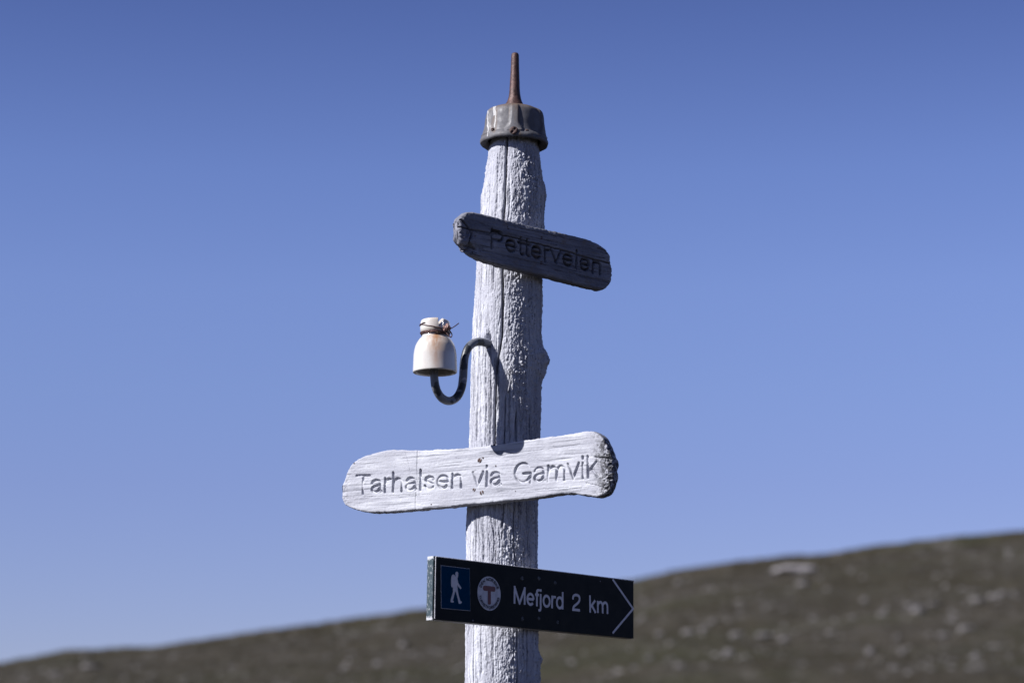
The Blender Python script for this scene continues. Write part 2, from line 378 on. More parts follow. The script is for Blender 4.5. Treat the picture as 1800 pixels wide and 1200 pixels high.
D += crack([(868, 920), (867, 1000), (868, 1200)], 0.0012, 0.003, 12.1)
D += crack([(938, 260), (940, 330), (938, 420), (936, 540)], 0.0018, 0.005, 13.1)
def lump(px, py, ht, rz, rt, theta=None):
    t, z = px_theta(px, py)
    if theta is not None: t = theta; z = atY(px, py, PY)[2]
    return ht*np.exp(-((TH-t)/rt)**2-((ZZ-z)/rz)**2)
D += lump(955, 627, 0.0125, 0.017, 0.50, 1.42)+lump(955, 650, 0.0100, 0.020, 0.40, 1.38)+lump(955, 637, 0.006, 0.03, 0.3, 1.2)*noise(X3*60, Y3*60, ZZ*60, 88)*2
D += lump(957, 340, 0.003, 0.03, 0.4, 1.4)+lump(950, 1158, 0.0065, 0.011, 0.30, 1.45)+lump(945, 1190, 0.003, 0.02, 0.3, 1.4)
D += lump(846, 350, 0.0035, 0.025, 0.4, -1.4)-lump(860, 300, 0.003, 0.03, 0.5, -1.4)
D -= lump(858, 593, 0.015, 0.0055, 0.085)                        # the hole above the hook
D += lump(896, 655, 0.0025, 0.011, 0.14)
D *= sstep(-0.4, 0.1, ZZ)*0+1
RR = R0+D
V = np.stack([cx(ZZ)+RR*sx, PY-RR*cy, ZZ], -1)
nr, nc = V.shape[:2]; Vv = V.reshape(-1, 3); F = grid_faces(nr, nc, True)
post = thing('wooden_post', 'tall weathered grey wooden post with long vertical crack, carrying all the signs', 'post', (float(cx(0)), PY, 0))
off = np.array(post.location)
shaft = meshob('post_shaft', Vv-off, F, m_pole, post)
tz = float(cx(ZTOP)); top_loc = np.array([tz, PY, ZTOP])
tm, tf = lathe([(float(er[-1]), 0), (0.03, 0.001), (0.0005, 0.0015)], 48)
meshob('end_grain', tm+top_loc-off, tf, m_pole, post)

# cap: lathe with raised ribs and a lip
cp = atY(904, 236, PY); zrim = atY(904, 256, PY-0.0)[2]
k = 1.045e-3
prf = [(46, 6), (50, 3), (55, 1.0), (58.0, 0), (60.0, 2.5), (60, 7), (57.5, 12), (55, 15), (53.8, 20), (52.0, 38), (49.5, 53), (45.5, 61), (38, 66), (27, 69.5), (18, 71.5), (14, 73)]
prf = [(r*k, z*k) for r, z in catmull(prf, 4)]
NP = 160; cv, cf = lathe(prf, NP); cv = cv.reshape(-1, NP, 3)
tt = np.linspace(0, 2*math.pi, NP, endpoint=False); h = cv[:, :, 2]/k; rad = np.hypot(cv[:, :, 0], cv[:, :, 1])
ridge = np.zeros_like(h)
for t0 in (0.0, -1.12, 1.20, 2.2, math.pi, -2.2):
    d = (tt-t0+math.pi) % (2*math.pi)-math.pi
    hw = 0.14+0.13*np.exp(-((h-15)/8.0)**2)
    ridge = np.maximum(ridge, sstep(0, 1, (hw-np.abs(d)[None, :])/0.07+0.5)*sstep(9, 14, h)*(1-sstep(60, 67, h)))
s = 1+ridge*0.0032/np.maximum(rad, 0.01)+0.0010*noise(cv[:, :, 0]*60, cv[:, :, 1]*60, cv[:, :, 2]*60, 5)/np.maximum(rad, .01)
cv[:, :, 0] *= s; cv[:, :, 1] *= s
cv[:, :, 2] += 0.0016*noise(cv[:, :, 0]*40, cv[:, :, 1]*40, 0.5, 15)*(h < 8)
lean = Matrix.Rotation(math.radians(1.4), 4, 'Y')
capc = np.array([atY(903.5, 236, PY)[0], PY, zrim])
def local_of(base, pts): return np.array([list(lean @ Vector(p)) for p in pts])+(base-off)
cap = meshob('metal_cap', local_of(capc, cv.reshape(-1, 3)), cf, m_zinc, post, label='grey cast metal cap with rust stains, screwed on top of the post')
# shading texture on the cap uses its own object space
sh = capc-off
cap.data.transform(Matrix.Translation(Vector(-sh))); cap.location = Vector(sh)
sp_pr = [(18, 71), (16, 75), (13.6, 80), (11.2, 87), (9.7, 97), (8.9, 110), (8.2, 127), (7.4, 146), (7.0, 160), (6.6, 167), (5.2, 170), (2.5, 171), (0.05, 171.2)]
sv, sf = lathe([(r*k, z*k) for r, z in catmull(sp_pr, 4)], 40)
sv = sv*(1+0.03*noise(sv[:, 0]*150, sv[:, 1]*150, sv[:, 2]*150, 3)[:, None]*np.array([1, 1, 0]))
lean2 = Matrix.Rotation(math.radians(0.7), 4, 'Y')
spike = meshob('spike', np.array([list(lean2 @ Vector(p)) for p in sv]), sf, m_rust, cap, label='thin rusty brown iron spike pointing up from the cap')

def screw_mesh(r, hgt, slot=True, n=28):
    """domed slotted screw head; axis +Z"""
    V = [(0, 0, hgt)]; F = []
    rings = [(0.35, 1.0), (0.7, 0.9), (0.9, 0.62), (1.0, 0.15), (1.0, -0.6)]
    for rr, hh in rings:
        for i in range(n):
            a = 2*math.pi*i/n; V.append((r*rr*math.cos(a), r*rr*math.sin(a), hgt*hh))
    for i in range(n): F.append([0, 1+i, 1+(i+1) % n])
    for q in range(len(rings)-1):
        for i in range(n): F.append([1+q*n+i, 1+(q+1)*n+i, 1+(q+1)*n+(i+1) % n, 1+q*n+(i+1) % n])
    if slot:
        V = [(x, y, z-(hgt*0.75 if abs(y) < r*0.17 and math.hypot(x, y) < r*0.95 else 0)) for x, y, z in V]
    return np.array(V), F
def place_screw(name, pos, normal, r, hgt, mat, parent, roll=0.6, inv=None):
    v, f = screw_mesh(r, hgt); q = Vector(normal).to_track_quat('Z', 'Y').to_matrix() @ Matrix.Rotation(roll, 3, 'Z')
    v = np.array([list(q @ Vector(p)) for p in v])+np.array(pos)
    return meshob(name, v, f, mat, parent)
def cap_pt(px, py, rr):
    p = atY(px, py, PY); s = (p[0]-capc[0])/rr; s = max(-.97, min(.97, s)); t = math.asin(s)
    q = atY(px, py, PY-rr*math.cos(t)); return np.array([rr*math.sin(t), -rr*math.cos(t), q[2]-capc[2]]), (math.sin(t), -math.cos(t), 0.05)
for px, py, rs, rr, ro in ((903, 229.5, 0.0078, 0.0618, 0.9), (866.5, 228, 0.0033, 0.0578, 0.2), (926, 232, 0.0050, 0.0580, 0.4)):
    p, n = cap_pt(px, py, rr); place_screw('screw', p, n, rs, 0.0028, m_screw, cap, ro)
place_screw('screw', (-0.0565*0.96, -0.012, 0.012), (-1, -0.2, 0), 0.007, 0.003, m_screw, cap)

# bent nail and loose splinters on the post
t0, z0 = px_theta(896, 655)
c0 = np.array([float(cx(z0)), PY, z0]); rr = float(cr(z0))+0.004
def on_post(px, py, lift):
    t, z = px_theta(px, py); r_ = float(cr(z))+lift
    return np.array([float(cx(z))+r_*math.sin(t), PY-r_*math.cos(t), z])
pp = []
for i in range(26):
    a = i/25*2*math.pi*1.25; r_ = 5.2-2.6*i/25
    pp.append(on_post(896+r_*math.cos(a), 655-r_*math.sin(a)*1.15, 0.0065+0.002*i/25))
v1 = tube(catmull(pp, 2), 0.0011, 8)
v2 = tube(catmull([on_post(898, 664, 0.005), on_post(896, 675, 0.004), on_post(893, 689, 0.003)], 6), [0.0013]*13, 8)
v, f = merge([v1, v2]); meshob('bent_nail', v-off, f, m_pale_screw, post)

# ---------------------------------------------------------------- sign planes
class Plane:
    """vertical sign face touching the post: yaw is how far its right end swings away"""
    def __init__(s, py, yaw, gap):
        y = math.radians(yaw); s.n = np.array([math.sin(y), -math.cos(y), 0.0]); s.u = np.array([math.cos(y), math.sin(y), 0.0]); s.v = np.array([0, 0, 1.0])
        z = atY(890, py, PY)[2]; s.o = np.array([float(cx(z)), PY, z])+s.n*(float(cr(z))+gap)
        M = Matrix(((s.u[0], -s.n[0], 0, s.o[0]), (s.u[1], -s.n[1], 0, s.o[1]), (0, 0, 1, s.o[2]), (0, 0, 0, 1))); s.M = M
    def loc(s, px, py, w=0.0):
        d = ray(px, py); o = s.o+s.n*w; t = np.dot(o-CAM, s.n)/np.dot(d, s.n); p = CAM+d*t-s.o
        return np.array([np.dot(p, s.u), np.dot(p, s.v)])
# local axes of a sign object: X along the sign, Y into the board (away from viewer), Z up

# ---------------------------------------------------------------- one-line lettering
def arcp(cx_, cy_, rx, ry, a0, a1, n=22):
    return [(cx_+rx*math.cos(math.radians(a0+(a1-a0)*i/n)), cy_+ry*math.sin(math.radians(a0+(a1-a0)*i/n))) for i in range(n+1)]
cm = lambda *p: [tuple(q) for q in catmull(p, 6)]
def arch(x0, x1): return cm((x0, 0.40), (x0+0.06, 0.56), ((x0+x1)/2+0.02, 0.655), (x1-0.05, 0.58), (x1, 0.44), (x1, 0.0))
GL = {
 'T': (0.80, [[(.4, 0), (.4, .935)], [(.03, .935), (.77, .935)]]),
 'a': (0.74, [cm((.11, .50), (.18, .61), (.34, .66), (.52, .61), (.58, .48), (.58, .14), (.61, .05), (.68, .05)), cm((.58, .41), (.40, .37), (.17, .31), (.10, .19), (.17, .08), (.32, .05), (.48, .11), (.58, .24))]),
 'r': (0.46, [[(.12, 0), (.12, .72)], cm((.12, .42), (.17, .58), (.28, .65), (.43, .65))]),
 'h': (0.76, [[(.12, 0), (.12, 1)], arch(.12, .60)]),
 'n': (0.76, [[(.12, 0), (.12, .72)], arch(.12, .60)]),
 'm': (1.14, [[(.12, 0), (.12, .72)], arch(.12, .56), arch(.56, 1.0)]),
 'l': (0.31, [[(.155, 0), (.155, 1)]]),
 'i': (0.31, [[(.155, 0), (.155, .70)], [(.155, .90), (.155, 1.0)]]),
 'j': (0.31, [cm((.155, .72), (.155, .3), (.155, -.08), (.11, -.2), (.0, -.215)), [(.155, .87), (.155, 1.0)]]),
 's': (0.70, [cm((.58, .50), (.52, .61), (.35, .66), (.17, .60), (.13, .49), (.24, .39), (.44, .33), (.58, .24), (.56, .11), (.40, .05), (.22, .07), (.11, .20))]),
 'e': (0.78, [[(.10, .36), (.67, .36)], arcp(.385, .355, .285, .305, 0, 318)]),
 'v': (0.70, [[(.06, .72), (.35, .03), (.64, .72)]]),
 'G': (1.08, [arcp(.53, .5, .43, .445, 38, 330, 34), [(.56, .46), (.95, .46), (.95, .0)]]),
 'k': (0.70, [[(.12, 0), (.12, 1)], [(.58, .72), (.13, .29)], [(.28, .42), (.62, 0)]]),
 'P': (0.93, [[(.13, 0), (.13, 1)], [(.13, .935), (.5, .935)]+arcp(.55, .70, .26, .235, 90, -90, 14)+[(.13, .465)]]),
 't': (0.39, [cm((.19, .92), (.19, .6), (.19, .2), (.24, .06), (.37, .05)), [(.03, .66), (.37, .66)]]),
 'f': (0.38, [cm((.19, 0), (.19, .4), (.19, .78), (.24, .91), (.39, .935)), [(.03, .66), (.37, .66)]]),
 'M': (1.18, [[(.13, 0), (.13, 1)], [(.13, .93), (.585, .04), (1.04, .93)], [(1.04, 1), (1.04, 0)]]),
 'o': (0.78, [arcp(.39, .36, .29, .305, 0, 360, 30)]),
 'd': (0.78, [[(.64, 0), (.64, 1)], arcp(.37, .36, .27, .305, 0, 360, 30)]),
 '2': (0.78, [cm((.11, .68), (.16, .86), (.37, .94), (.58, .87), (.62, .70), (.54, .53), (.36, .38), (.18, .24), (.115, .065)), [(.06, .065), (.65, .065)]]),
 'D': (0.95, [[(.13, 0), (.13, 1)], [(.13, .935), (.4, .935)]+arcp(.42, .5, .4, .435, 90, -90, 16)+[(.13, .065)]]),
 'E': (0.85, [[(.13, 0), (.13, 1)], [(.13, .935), (.76, .935)], [(.13, .5), (.7, .5)], [(.13, .065), (.78, .065)]]),
 'N': (0.98, [[(.13, 0), (.13, 1)], [(.13, .95), (.85, .05)], [(.85, 0), (.85, 1)]]),
 'O': (1.06, [arcp(.53, .5, .43, .44, 0, 360, 30)]),
 'R': (0.95, [[(.13, 0), (.13, 1)], [(.13, .935), (.5, .935)]+arcp(.55, .72, .26, .215, 90, -90, 12)+[(.13, .505)], [(.55, .5), (.82, 0)]]),
 'S': (0.90, [cm((.76, .72), (.68, .88), (.46, .94), (.2, .88), (.13, .72), (.25, .58), (.6, .46), (.78, .3), (.7, .12), (.45, .055), (.2, .12), (.11, .3))]),
 'K': (0.90, [[(.13, 0), (.13, 1)], [(.8, 1), (.15, .36)], [(.34, .55), (.84, 0)]]),
 'U': (0.95, [cm((.13, 1), (.13, .6), (.14, .25), (.28, .08), (.47, .055), (.68, .08), (.82, .25), (.82, .6), (.82, 1))]),
 'I': (0.35, [[(.175, 0), (.175, 1)]]),
 'F': (0.80, [[(.13, 0), (.13, 1)], [(.13, .935), (.74, .935)], [(.13, .5), (.66, .5)]]),
 ' ': (0.40, []),
}
def word_strokes(word, gap=0.0):
    x = 0; R = []
    for ch in word:
        w_, st = GL[ch]
        for s_ in st: R.append(np.array([(x+p[0], p[1]) for p in s_]))
        x += w_+gap
    return R, x-gap
def place_word(word, p0, p1, cap_h, gap=0.0):
    """strokes of a word laid from baseline point p0 to p1 (sign-plane coordinates)"""
    R, W = word_strokes(word, gap); lo = min(r[:, 0].min() for r in R); hi = max(r[:, 0].max() for r in R)
    d = (p1-p0)/(hi-lo); nrm = np.array([-d[1], d[0]]); nrm = nrm/np.linalg.norm(nrm)*cap_h
    return [p0+(r[:, :1]-lo)*d+r[:, 1:]*nrm for r in R]
def sdf(U, Vv_, strokes, hw, butt=True):
    best = np.full(U.shape, 1e9)
    for s_ in strokes:
        lo = s_.min(0)-hw*3; hi = s_.max(0)+hw*3
        idx = np.nonzero((U > lo[0]) & (U < hi[0]) & (Vv_ > lo[1]) & (Vv_ < hi[1]))
        if len(idx[0]) == 0: continue
        u = U[idx]; v_ = Vv_[idx]; b = best[idx]; m = len(s_)-1
        closed = np.linalg.norm(s_[0]-s_[-1]) < 1e-6
        for i in range(m):
            a, c = s_[i], s_[i+1]; L_ = np.linalg.norm(c-a)
            if L_ < 1e-9: continue
            t_ = (c-a)/L_; du, dv = u-a[0], v_-a[1]; al = du*t_[0]+dv*t_[1]; pr = np.abs(-du*t_[1]+dv*t_[0])
            over = np.maximum(-al, al-L_)
            dd = np.where(over <= 0, pr, np.hypot(pr, np.maximum(over, 0)))
            if butt and not closed:
                if i == 0: dd = np.where(al < 0, np.maximum(pr, -al+hw), dd)
                if i == m-1: dd = np.where(al > L_, np.maximum(pr, al-L_+hw), dd)
            b = np.minimum(b, dd)
        best[idx] = b
    return best
def contour_mesh(f, lo, hi, step, y):
    """marching-squares fill of f<0 -> flat mesh in the sign plane (X,Z) at depth y"""
    us = np.arange(lo[0], hi[0]+step, step); vs = np.arange(lo[1], hi[1]+step, step)
    U, W = np.meshgrid(us, vs); D_ = f(U, W); D_ = np.where(np.abs(D_) < 1e-7, 1e-7, D_)
    ins = D_ < 0; cnt = ins[:-1, :-1].astype(int)+ins[1:, :-1]+ins[:-1, 1:]+ins[1:, 1:]
    V = []; F = []; cache = {}
    def vid(key, p):
        if key not in cache: cache[key] = len(V); V.append((p[0], y, p[1]))
        return cache[key]
    for j, i in zip(*np.nonzero(cnt)):
        cs = [(j, i), (j, i+1), (j+1, i+1), (j+1, i)]; poly = []
        for q in range(4):
            a, b = cs[q], cs[(q+1) % 4]; da, db = D_[a], D_[b]
            if da < 0: poly.append(vid(a, (us[a[1]], vs[a[0]])))
            if (da < 0) != (db < 0):
                t_ = da/(da-db); poly.append(vid((min(a, b), max(a, b)), (us[a[1]]+(us[b[1]]-us[a[1]])*t_, vs[a[0]]+(vs[b[0]]-vs[a[0]])*t_)))
        if len(poly) >= 3: F.append(poly)
    return V, F
def lettering(name, strokes, hw, mat, parent, y, step=0.0006, label=None):
    al = np.concatenate(strokes); lo = al.min(0)-hw*2; hi = al.max(0)+hw*2
    V, F = contour_mesh(lambda U, W: sdf(U, W, strokes, hw)-hw, lo, hi, step, y)
    return meshob(name, V, F, mat, parent, smooth=False, label=label)

# ---------------------------------------------------------------- carved wooden boards
def poly_dist(U, W, P, closed=False):
    best = np.full(U.shape, 1e9); P = np.asarray(P)
    for a, c in zip(P[:-1], P[1:]):
        d = c-a; L2 = d@d
        if L2 < 1e-14: continue
        t_ = np.clip(((U-a[0])*d[0]+(W-a[1])*d[1])/L2, 0, 1)
        best = np.minimum(best, np.hypot(U-a[0]-t_*d[0], W-a[1]-t_*d[1]))
    return best
def board(name, pl, top, bot, thick, rnd, parent, mat, strokes, hw, depth, cracks, seed, extra=None, nu=640, nv=120, relief=1.0, carve=1.15, wobk=0.0009):
    groove = 0
    T = np.array([pl.loc(*p) for p in top]); B = np.array([pl.loc(*p) for p in bot])
    T = catmull(T, 5); B = catmull(B, 5)
    T = T[np.concatenate([[True], np.diff(np.maximum.accumulate(T[:, 0])) > 1e-7])]; B = B[np.concatenate([[True], np.diff(np.maximum.accumulate(B[:, 0])) > 1e-7])]
    u0, u1 = max(T[0, 0], B[0, 0]), min(T[-1, 0], B[-1, 0])
    s_ = np.linspace(0, 1, nu); e_ = 0.5-0.5*np.cos(math.pi*s_); us = u0+(u1-u0)*(0.55*s_+0.45*e_)
    k_ = np.sin(math.pi*s_)
    tv, bv = np.interp(us, T[:, 0], T[:, 1]), np.interp(us, B[:, 0], B[:, 1])
    jag = 0.0012*noise(us*90, seed, 0.5, 1)+0.0007*noise(us*330, seed, 2.5, 2)
    tv = tv+jag*(k_ > 0.03); bv = bv+(0.0012*noise(us*90, seed, 7.5, 1)+0.0008*noise(us*300, seed, 9.5, 2))*(k_ > 0.03)
    mid = (tv[0]+bv[0])/2; tv[0] = bv[0] = mid; mid = (tv[-1]+bv[-1])/2; tv[-1] = bv[-1] = mid
    outl = np.concatenate([np.stack([us, tv], 1), np.stack([us, bv], 1)[::-1], [[us[0], tv[0]]]])[::4]
    q = np.linspace(0, 1, nv); q = 0.7*q+0.3*(0.5-0.5*np.cos(math.pi*q))
    U = np.repeat(us[:, None], nv, 1); W = bv[:, None]+(tv-bv)[:, None]*q[None]
    d = poly_dist(U, W, outl); d[:, 0] = 0; d[:, -1] = 0; d[0] = 0; d[-1] = 0
    rr_ = rnd*(1+0.35*noise(U*35, W*35, seed, 4))
    fall = rr_*(1-np.sqrt(np.clip(1-(1-np.clip(d/rr_, 0, 1))**2, 0, 1)))
    g1 = noise(U*14, W*260, seed, 51); g2 = noise(U*30, W*520, seed, 52); g3 = noise(U*10+noise(U*6, W*20, 1, 9), W*90, seed, 53)
    Hh = relief*(0.0004*g1+0.0005*g2+0.0004*g3+0.0012*noise(U*12, W*18, seed, 54)+0.0005*noise(U*180, W*220, seed, 55))
    endr = np.exp(-np.minimum(U-us[0], us[-1]-U)/0.012)
    Hh += endr*0.003*fbm(U*120, W*120, 0.3, 3, 61)*1.4
    front = fall-Hh
    if strokes:
        wob = np.stack([wobk*noise(U*45, W*45, seed, 71)+0.0003*noise(U*200, W*200, seed, 74), wobk*noise(U*45, W*45, seed+5, 72)+0.0003*noise(U*200, W*200, seed+5, 75)])
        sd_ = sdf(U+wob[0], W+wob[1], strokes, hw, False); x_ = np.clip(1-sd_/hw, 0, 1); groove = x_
        front += depth*np.minimum(1, x_*carve)*(0.8+0.9*noise(U*50, W*50, seed, 73))
    for pts, wd, dp in cracks:
        P = catmull([pl.loc(*p) for p in pts], 6); cdist = poly_dist(U, W+0.0012*noise(U*80, 0.2, seed, 81)+0.0005*noise(U*300, 0.2, seed, 82), P)
        front += dp*np.clip(1.2-cdist/(wd/2), 0, 1)**0.7
    if extra is not None: front += extra(U, W, pl)
    front = np.minimum(front, thick*0.8)
    ks = np.array([0.2, 0.4, 0.6, 0.8])
    cols = [np.stack([U, front, W], -1)]
    yb = thick-fall[:, ::-4]
    bU, bW = U[:, ::-4], W[:, ::-4]
    rough_ = 0.0011*noise(us*110, 0, seed, 91)[:, None]
    cols.append(np.stack([np.repeat(us[:, None], 4, 1), front[:, -1:]+(yb[:, :1]-front[:, -1:])*ks, np.repeat(tv[:, None], 4, 1)+rough_*np.sin(ks*math.pi)], -1))
    cols.append(np.stack([bU, yb, bW], -1))
    cols.append(np.stack([np.repeat(us[:, None], 4, 1), yb[:, -1:]+(front[:, :1]-yb[:, -1:])*ks, np.repeat(bv[:, None], 4, 1)-rough_*np.sin(ks*math.pi)], -1))
    A = np.concatenate(cols, 1)
    # broken end grain on both ends
    A[:, nv:, 0] += (endr[:, :1]*0.004)*noise(A[:, nv:, 1]*160, A[:, nv:, 2]*110, seed, 95)
    o = meshob(name, A.reshape(-1, 3), grid_faces(A.shape[0], A.shape[1], True)[:, ::-1], mat, parent)
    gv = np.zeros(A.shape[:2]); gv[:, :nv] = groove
    o.data.attributes.new('letter_tone', 'FLOAT', 'POINT').data.foreach_set('value', gv.astype(np.float32).ravel())
    return o, pl

# ---- upper board
pl1 = Plane(440, 42, 0.024)
t1 = thing('carved_sign_board', 'dark shaded wooden board carved Petterveien, tilted down to the right, highest sign on post', 'sign', mat=pl1.M)
top1 = [(808, 402), (808.5, 390), (812, 381), (819, 374.5), (828, 371.5), (842, 373), (884, 384), (926, 394.5), (959, 402), (988, 408.5), (1030, 419), (1049, 426), (1062, 434.5), (1069, 441.5), (1073.5, 450), (1075.5, 462), (1078, 475), (1078.5, 482)]
bot1 = [(808, 402), (808, 414), (811, 426), (818, 432), (821, 440), (827, 442), (836, 450), (863, 461), (905, 473), (957, 485), (1009, 498), (1051, 508), (1060, 509.5), (1070, 504), (1076, 495), (1078.5, 482)]
st1 = place_word('Petterveien', pl1.loc(864, 435), pl1.loc(1056, 482), 0.0335, 0.02)
def rot1(U, W, pl):
    a = pl.loc(826, 436); b = pl.loc(822, 410)
    return 0.016*np.exp(-((U-a[0])/0.016)**2-((W-a[1])/0.008)**2)*(0.6+0.9*np.abs(noise(U*130, W*130, 3, 7)))+0.004*np.exp(-((U-b[0])/0.02)**2-((W-b[1])/0.012)**2)*np.abs(noise(U*110, W*110, 2, 7))*2
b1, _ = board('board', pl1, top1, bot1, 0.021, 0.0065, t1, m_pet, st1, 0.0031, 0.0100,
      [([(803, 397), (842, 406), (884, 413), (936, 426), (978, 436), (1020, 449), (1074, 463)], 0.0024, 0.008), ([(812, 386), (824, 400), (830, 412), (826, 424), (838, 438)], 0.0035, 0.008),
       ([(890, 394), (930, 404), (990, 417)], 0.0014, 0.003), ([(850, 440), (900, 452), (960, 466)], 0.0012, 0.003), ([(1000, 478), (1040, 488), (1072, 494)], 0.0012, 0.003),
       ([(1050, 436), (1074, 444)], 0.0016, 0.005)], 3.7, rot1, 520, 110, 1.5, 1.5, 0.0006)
for px, py in ((893, 400), (952, 418), (952, 462), (976, 475)):
    l = pl1.loc(px, py); place_screw('screw', (l[0], 0.0008, l[1]), (0, -1, 0), 0.0032 if px < 970 else 0.0016, 0.0014, m_screw, t1, px)

# ---- middle board
pl2 = Plane(835, -31, 0.023)
t2 = thing('carved_sign_board', 'long sunlit bleached wooden board carved Tarhalsen via Gamvik, rising to the right', 'sign', mat=pl2.M)
top2 = [(600.5, 868), (601, 855), (606, 841), (613, 822), (623, 811), (642, 800.5), (665, 794), (689, 790), (712, 790), (735, 791), (778, 789), (821, 787), (867, 781.5), (923, 773), (949, 769.5), (981, 765.5), (1013, 760.5), (1029, 757.5), (1042, 758.5), (1054, 764), (1062, 774), (1069, 789), (1074, 805), (1076.5, 822)]
bot2 = [(600.5, 868), (601.5, 878), (607, 887), (624, 895), (650, 900), (676, 900), (720, 897), (767, 892.5), (821, 887), (884, 881), (946, 874), (975, 869.5), (1007, 867.5), (1037, 872), (1053, 872.5), (1066, 865), (1073, 850), (1076.5, 822)]
st2 = place_word('Tarhalsen', pl2.loc(626, 868), pl2.loc(810, 856.5), 0.0355) + place_word('via', pl2.loc(831, 855), pl2.loc(880, 852.5), 0.0355)+place_word('Gamvik', pl2.loc(905, 850.5), pl2.loc(1050, 838), 0.0375)
def end2(U, W, pl):
    a = pl.loc(1069, 800)
    e_ = sstep(a[0]-0.016, a[0]+0.006, U+0.006*noise(U*60, W*60, 1, 3))
    return e_*0.010*np.abs(fbm(U*95, W*95, 0.3, 3, 4))*2.2
b2, _ = board('board', pl2, top2, bot2, 0.024, 0.0034, t2, m_pale, st2, 0.0028, 0.0056,
      [([(734, 790), (733, 820), (734, 845), (731, 870), (730, 899)], 0.0013, 0.0022), ([(712, 792), (718, 812), (722, 832)], 0.001, 0.0012), ([(1046, 803), (1060, 804), (1080, 807)], 0.0018, 0.006),
       ([(1030, 848), (1050, 853), (1066, 858)], 0.001, 0.003), ([(640, 873), (700, 871), (760, 868)], 0.0009, 0.0014), ([(880, 800), (950, 790), (1020, 781)], 0.0009, 0.0014), ([(940, 860), (1000, 856)], 0.0009, 0.0015)], 8.2, end2, 680, 130, 0.5)
for px, py, r in ((843, 809, 0.0046), (849, 804.5, 0.0020), (833.5, 860.5, 0.0036), (847, 865.5, 0.0046), (871.5, 818.5, 0.0020), (758, 886, 0.0018), (622.5, 814, 0.0018), (868, 782, 0.0016), (906, 863, 0.0012)):
    l = pl2.loc(px, py); place_screw('screw', (l[0], 0.0006 if r > .003 else .001, l[1]), (0, -1, 0), r, 0.0016, m_screw, t2, px)

# ---- enamelled trail sign
pl3 = Plane(1048, 48, 0.0185)
t3 = thing('trail_sign', 'dark green metal trail sign reading Mefjord 2 km with hiker symbol and arrow', 'sign', mat=pl3.M)
TL, TR, BR, BL = pl3.loc(765, 976.5), pl3.loc(1114, 1019.5), pl3.loc(1114, 1121.5), pl3.loc(763, 1088)
def slab(name, q, y0, y1, mat, parent, bev=0.0006, label=None, nx=1):
    """bevelled slab through four corners (tl,tr,br,bl)"""
    c = np.mean(q, 0); q = [np.array(p) for p in q]; ins = [p+(c-p)/np.linalg.norm(c-p)*bev*1.4 for p in q]
    rows = [(ins, y0), (q, y0+bev), (q, y1-bev), (ins, y1)]; V = [(p[0], y, p[1]) for r_, y in rows for p in r_]; F = [[3, 2, 1, 0][::-1][::-1]]
    F = [[0, 3, 2, 1], [12, 13, 14, 15]]
    for a in range(3):
        for i in range(4): F.append([a*4+i, a*4+(i+1) % 4, (a+1)*4+(i+1) % 4, (a+1)*4+i])
    return meshob(name, V, F, mat, parent, smooth=False, label=label)
def inset(q, d):
    c = np.mean(q, 0); return [p+np.array([d if p[0] < c[0] else -d, d if p[1] < c[1] else -d]) for p in q]
Q = [TL, TR, BR, BL]
slab('front_plate', Q, 0.0, 0.0022, m_enamel, t3)
slab('backing', inset(Q, 0.0022), 0.0023, 0.0036, m_enamel, t3)
slab('panel_body', [p+np.array([-.0003 if i in (0, 3) else .0003, .0003 if i < 2 else -.0003]) for i, p in enumerate(Q)], 0.0037, 0.0185, m_edge, t3, 0.0008)
# worn rims of the front plate; the sunlit edge is put into the colour
def strip(a, b, w_, y):
    d = (b-a)/np.linalg.norm(b-a); n_ = np.array([-d[1], d[0]])*w_/2; N_ = 60; V = []; F = []
    for i in range(N_+1):
        p = a+(b-a)*i/N_; ww = 0.35+0.9*abs(noise(i*0.37, w_*900, y*900, 3))
        V += [(p[0]-n_[0]*ww, y, p[1]-n_[1]*ww), (p[0]+n_[0]*ww, y, p[1]+n_[1]*ww)]
    for i in range(N_): F.append([2*i, 2*i+2, 2*i+3, 2*i+1])
    return np.array(V), F
e1 = strip(TL+np.array([.0012, -.0012]), TR+np.array([-.001, -.0012]), 0.0014, -0.0003)
e2 = strip(BL+np.array([.0014, .001]), TL+np.array([.0014, -.001]), 0.0022, -0.0003)
e3 = strip(BL+np.array([.25, -.002]), BR+np.array([-.001, .0010]), 0.0009, -0.0003)
def rim_bar(name, a, b, w_):
    L_ = np.linalg.norm(b-a); path = [(a[0]+(b[0]-a[0])*i/80, -0.0004+0.00025*noise(i*.7, 2, w_*999), a[1]+(b[1]-a[1])*i/80) for i in range(81)]
    v, f = tube([(p[0], float(p[1]), p[2]) for p in path], [w_*(0.6+0.7*abs(float(noise(i*0.43, w_*900, 4, 6)))) for i in range(81)], 6); return v, f
v, f = merge([rim_bar('r', TL+np.array([.0012, -.0010]), TR+np.array([-.001, -.0010]), 0.0010), rim_bar('r', BL+np.array([.0010, .001]), TL+np.array([.0010, -.0012]), 0.0010)])
meshob('worn_lit_rim', v, f, m_trim, t3, label='worn rim of the front plate, its sunlit edge painted pale')
IQ = [pl3.loc(775, 993.5), pl3.loc(825, 999.5), pl3.loc(826, 1072.5), pl3.loc(775.7, 1068)]
slab('hiker_sticker_backing', [p+(p-np.mean(IQ, 0))/np.linalg.norm(p-np.mean(IQ, 0))*0.0009 for p in IQ], -0.0005, 0.001, m_white, t3, 0.0001)
slab('hiker_sticker', IQ, -0.0009, 0.0005, m_blue, t3, 0.0001)
